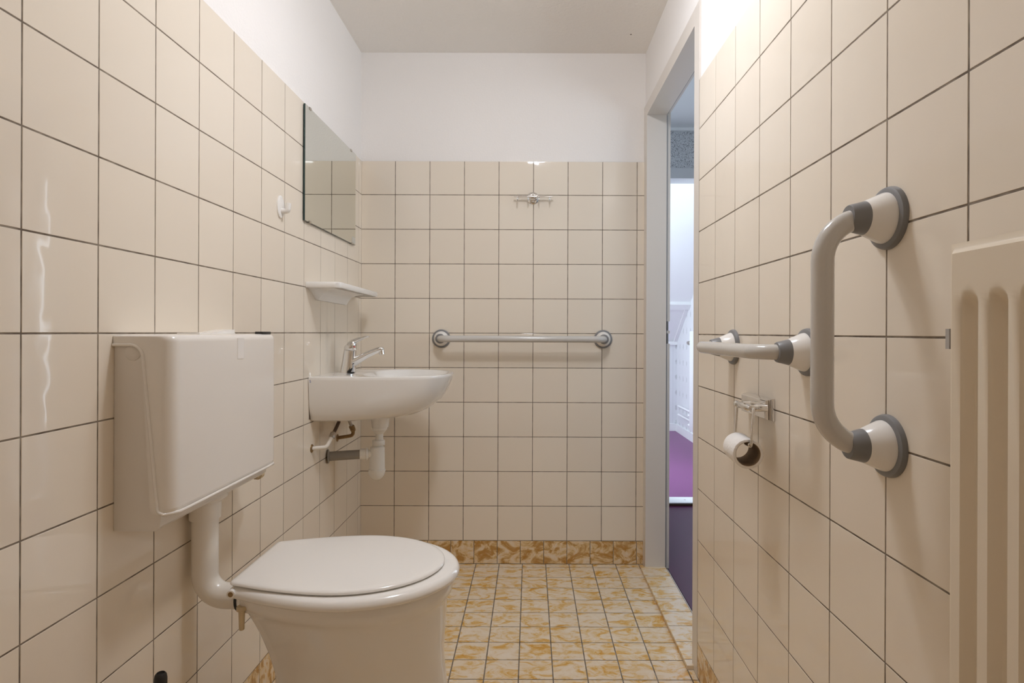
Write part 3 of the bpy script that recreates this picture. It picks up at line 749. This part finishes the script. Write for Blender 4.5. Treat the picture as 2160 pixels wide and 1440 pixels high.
# ------------------------------------------------------------------ single white hook
hk = empty('wall_hook', (XL, 1.732, 1.388), 'single white plastic hook on an oval plate, left of the mirror', 'hook')
def ell(x, k): return [(x, 1.7315+0.0235*k*math.cos(2*PI*i/32), 1.3885+0.0335*k*math.sin(2*PI*i/32)) for i in range(32)]
loft('plate', [ell(XL, 1), ell(XL+0.003, 1), ell(XL+0.0045, 0.93), ell(XL+0.005, 0.75)], M['white'], hk)
tube('prong', fillet([(XL+0.002, 1.735, 1.378), (XL+0.021, 1.735, 1.3755), (XL+0.024, 1.735, 1.400)], 0.008, 5), [0.0085]*3 + [0.0085]*3 + [0.0085, 0.0075], M['white'], hk, 16)

# ------------------------------------------------------------------ chrome hook rail on the back wall
hr = empty('hook_rail', (0.0085, YB, 1.610), 'small chrome rail with four hooks high on the far wall', 'hook rail')
CX, CZ = 0.0085, 1.6085
pl = lathe('plate', (CX, YB, CZ), (0, -1, 0), [(0, 0.0265), (0.002, 0.0262), (0.0045, 0.022), (0.006, 0.012), (0.0062, 0.001)], M['chrome'], hr, 40)
for s in (-1, 1): lathe('screw', (CX, YB-0.0042, CZ+s*0.0165), (0, -1, 0), [(0, 0.0045), (0.0022, 0.0042), (0.0034, 0.0022)], M['steel'], pl, 16)
loft('boss', [[(CX+a*k, YB-y, CZ+dz+b*k*0.55) for a, b in [(0.021*math.cos(2*PI*i/24), 0.021*math.sin(2*PI*i/24)) for i in range(24)]] for y, k, dz in ((0.004, 1.0, -0.001), (0.012, 0.95, 0.0), (0.019, 0.8, 0.001), (0.0225, 0.55, 0.0015))], M['chrome'], hr)
box('rail', (-0.0755, YB-0.0285, 1.6075), (0.0952, YB-0.0225, 1.6125), M['chrome'], hr, 0.0012)
for x in (-0.0595, -0.0125, 0.0335, 0.0805):
    tube('hook', fillet([(x, YB-0.0255, 1.609), (x, YB-0.0265, 1.590), (x, YB-0.040, 1.5865), (x, YB-0.043, 1.596)], 0.005, 4), [0.0042, 0.0030] + [0.0022]*9 + [0.0024], M['chrome'], hr, 10)

# ------------------------------------------------------------------ grab bars
def grab(label, a, b, nrm, off, rad, bend, fr, rise=0.0):
    a = Vector(a); b = Vector(b); nv = Vector(nrm)
    o = empty('grab_bar', (a+b)/2, label, 'grab bar', group=None)
    tube('rail', fillet([a+nv*0.030, a+nv*off, b+nv*off, b+nv*0.030], bend, 12), rad, M['rail'], o, 24)
    for p in (a, b):
        f = lathe('flange', p, nv, [(0, fr), (0.003, fr), (0.007, fr*0.965), (0.0085, fr*0.90), (0.0085, fr*0.80)], M['grey'], o, 48)
        tag(lathe('cone', p, nv, [(0.008, fr*0.81), (0.011, fr*0.80), (0.036, fr*0.545), (0.037, fr*0.52)], M['white'], f, 40), 'white plastic cone')
        tag(lathe('collar', p, nv, [(0.035, fr*0.535), (0.037, fr*0.535), (0.056, fr*0.425), (0.0575, fr*0.40), (0.0575, rad*0.98)], M['grey'], f, 40), 'grey plastic collar')
    return o
grab('pale horizontal grab bar on the far wall beside the doorway', (-0.392, YB, 0.9900), (0.319, YB, 0.9900), (0, -1, 0), 0.083, 0.0142, 0.045, 0.0405)
grab('pale vertical grab bar on the right wall beside the radiator', (XR, 0.8105, 1.1790), (XR, 0.8105, 0.8632), (-1, 0, 0), 0.0925, 0.0150, 0.060, 0.0435)
grab('pale horizontal grab bar on the right wall above the toilet roll', (XR, 1.4276, 0.9850), (XR, 1.0451, 0.9850), (-1, 0, 0), 0.0885, 0.0140, 0.045, 0.0430)

# ------------------------------------------------------------------ toilet roll and holder
th_ = empty('toilet_roll_holder', (XR, 1.25, 0.862), 'chrome toilet roll holder on the right wall below the horizontal grab bar', 'roll holder')
def plr(x, k): return [(x, 1.2585+s*0.0715-s*k, 0.8620+t*0.0225-t*k) for s, t in ((-1, -1), (1, -1), (1, 1), (-1, 1))]
loft('plate', [plr(XR, 0), plr(XR-0.004, 0), plr(XR-0.017, 0.004), plr(XR-0.018, 0.005)], M['chrome'], th_, ang=20)
BXh, BZ = 0.4495, 0.8660
for y in (1.191, 1.252): lathe('stub', (XR-0.015, y, BZ), (-1, 0, 0), [(0, 0.0075), (0.036, 0.0070), (0.038, 0.006)], M['chrome'], th_, 18)
flat_tube('cover', [(XR-0.016, 1.2215, BZ+0.004), (0.470, 1.2215, BZ+0.0035), (0.460, 1.2215, BZ)], [0.005, 0.005, 0.004], [0.026, 0.026, 0.024], M['chrome'], th_, 18)
lathe('cross_bar', (BXh, 1.183, BZ), (0, 1, 0), [(0, 0.0068), (0.001, 0.0075), (0.074, 0.0075), (0.075, 0.0068)], M['chrome'], th_, 20)
lathe('end_knuckle', (BXh, 1.258, BZ), (0, 1, 0), [(0, 0.007), (0.001, 0.0078), (0.010, 0.0078), (0.011, 0.007)], M['chrome'], th_, 18)
wy0, wy1, wx, wz = 1.1725, 1.2670, 0.4445, 0.7930
tube('wire', fillet([(BXh, 1.186, BZ), (BXh, wy0, BZ), (wx, wy0, wz), (wx, 1.190, wz)], 0.005, 4), 0.0030, M['chrome'], th_, 12)
tube('wire', fillet([(BXh, 1.260, BZ), (BXh, wy1, BZ), (wx, wy1, wz), (wx, 1.245, wz)], 0.004, 4), 0.0030, M['chrome'], th_, 12)
lathe('spindle', (wx, 1.1765, wz), (0, 1, 0), [(0, 0.0030), (0.001, 0.0050), (0.020, 0.0055), (0.0205, 0.0035), (0.064, 0.0035), (0.0645, 0.0055), (0.089, 0.0050)], M['chrome'], th_, 16)
tr_ = empty('toilet_roll', (wx-0.001, 1.217, wz-0.0193), 'nearly used up white toilet roll hanging on its chrome holder', 'toilet roll')
rc = Vector((wx-0.004, 1.1775, wz-0.0185)); rd_ = Vector((0.085, 1.0, 0.0)).normalized()
lathe('paper', rc, rd_, [(0.0, 0.0246), (0.0, 0.0292), (0.0008, 0.0300), (0.0822, 0.0300), (0.083, 0.0292), (0.083, 0.0246), (0.0, 0.0246)], M['paper'], tr_, 48, False, False, 60)
lathe('core', rc, rd_, [(0.0005, 0.0248), (0.0005, 0.0238), (0.0825, 0.0238), (0.0825, 0.0248)], M['card'], tr_, 40, False, False)

# ------------------------------------------------------------------ radiator at the right edge
ra = empty('radiator', (0.45, 0.1, 0.6), 'cream panel radiator with vertical grooves on the right wall by the camera', 'radiator')
RX, RY1, RY0, RZ1, RZ0 = 0.4095, 0.567, -0.36, 1.0965, 0.16
pitch, gw, gd, gtop, gbot = 0.03365, 0.0220, 0.0125, 1.060, 0.20
def sm(t): t = max(0.0, min(1.0, t)); return t*t*(3-2*t)
ys = []
y = RY1
k = 0
cols = []
while True:
    c = 0.5445 - pitch*k
    if c - pitch/2 < RY0+0.02: break
    cols += [c + q*gw/2 for q in (1.0, 0.82, 0.62, 0.40, 0.15, -0.15, -0.40, -0.62, -0.82, -1.0)]
    k += 1
cols = [RY1] + cols + [RY0]
zz = [RZ1, gtop+0.006, gtop+0.001, gtop-0.003, gtop-0.007, gtop-0.012, gtop-0.018, 0.9, 0.7, 0.5, gbot+0.018, gbot+0.01, gbot+0.003, gbot, RZ0]
def depth(yy, z):
    kk = round((0.5445-yy)/pitch); u = abs((0.5445-pitch*kk)-yy)/(gw/2)
    if kk < 0 or yy < RY0+0.02: return 0.0
    a = 1-sm((u-0.45)/0.55)
    top = gtop - 0.004*(u*u)
    bb = sm((top-z)/0.016)*sm((z-gbot)/0.016)
    return gd*a*bb
bm = bmesh.new()
G = [[bm.verts.new((RX+depth(c, z), c, z)) for c in cols] for z in zz]
for r0, r1 in zip(G, G[1:]):
    for i in range(len(cols)-1): bm.faces.new((r0[i], r0[i+1], r1[i+1], r1[i]))
# bevel to the welded rim, then the back
edge = [(0.0, 0.0), (0.004, 0.004), (0.009, 0.0085), (0.0100, 0.0150), (0.0125, 0.0155), (0.0135, 0.0150)]
rim = []
for dx, o in edge:
    rim.append([bm.verts.new((RX+dx, yy, z)) for yy, z in ((RY1+o, RZ1+o*0.75), (RY0-o, RZ1+o*0.75), (RY0-o, RZ0-o), (RY1+o, RZ0-o))])
for r0, r1 in zip(rim, rim[1:]):
    for i in range(4): bm.faces.new((r0[i], r0[(i+1) % 4], r1[(i+1) % 4], r1[i]))
bm.faces.new(rim[-1])
bmesh.ops.remove_doubles(bm, verts=bm.verts[:], dist=0.00005)
from_bm('panel', bm, M['radiator'], ra, 55)
XB = XR - 0.0008
boxes('wall_bracket', [((0.4225, 0.50, 1.000), (XB, 0.503, 1.024)), ((XB-0.003, 0.50, 1.000), (XB, 0.665, 1.024)), ((0.470, 0.648, 1.003), (XB, 0.655, 1.0085)), ((0.470, 0.648, 1.018), (XB, 0.655, 1.0235)), ((0.4660, 0.6490, 1.002), (0.4698, 0.6550, 1.0245))], M['galvanised'], ra)
for y in (-0.2, 0.45): box('lower_bracket', (0.4225, y, 0.25), (XB, y+0.01, 0.28), M['steel'], ra)
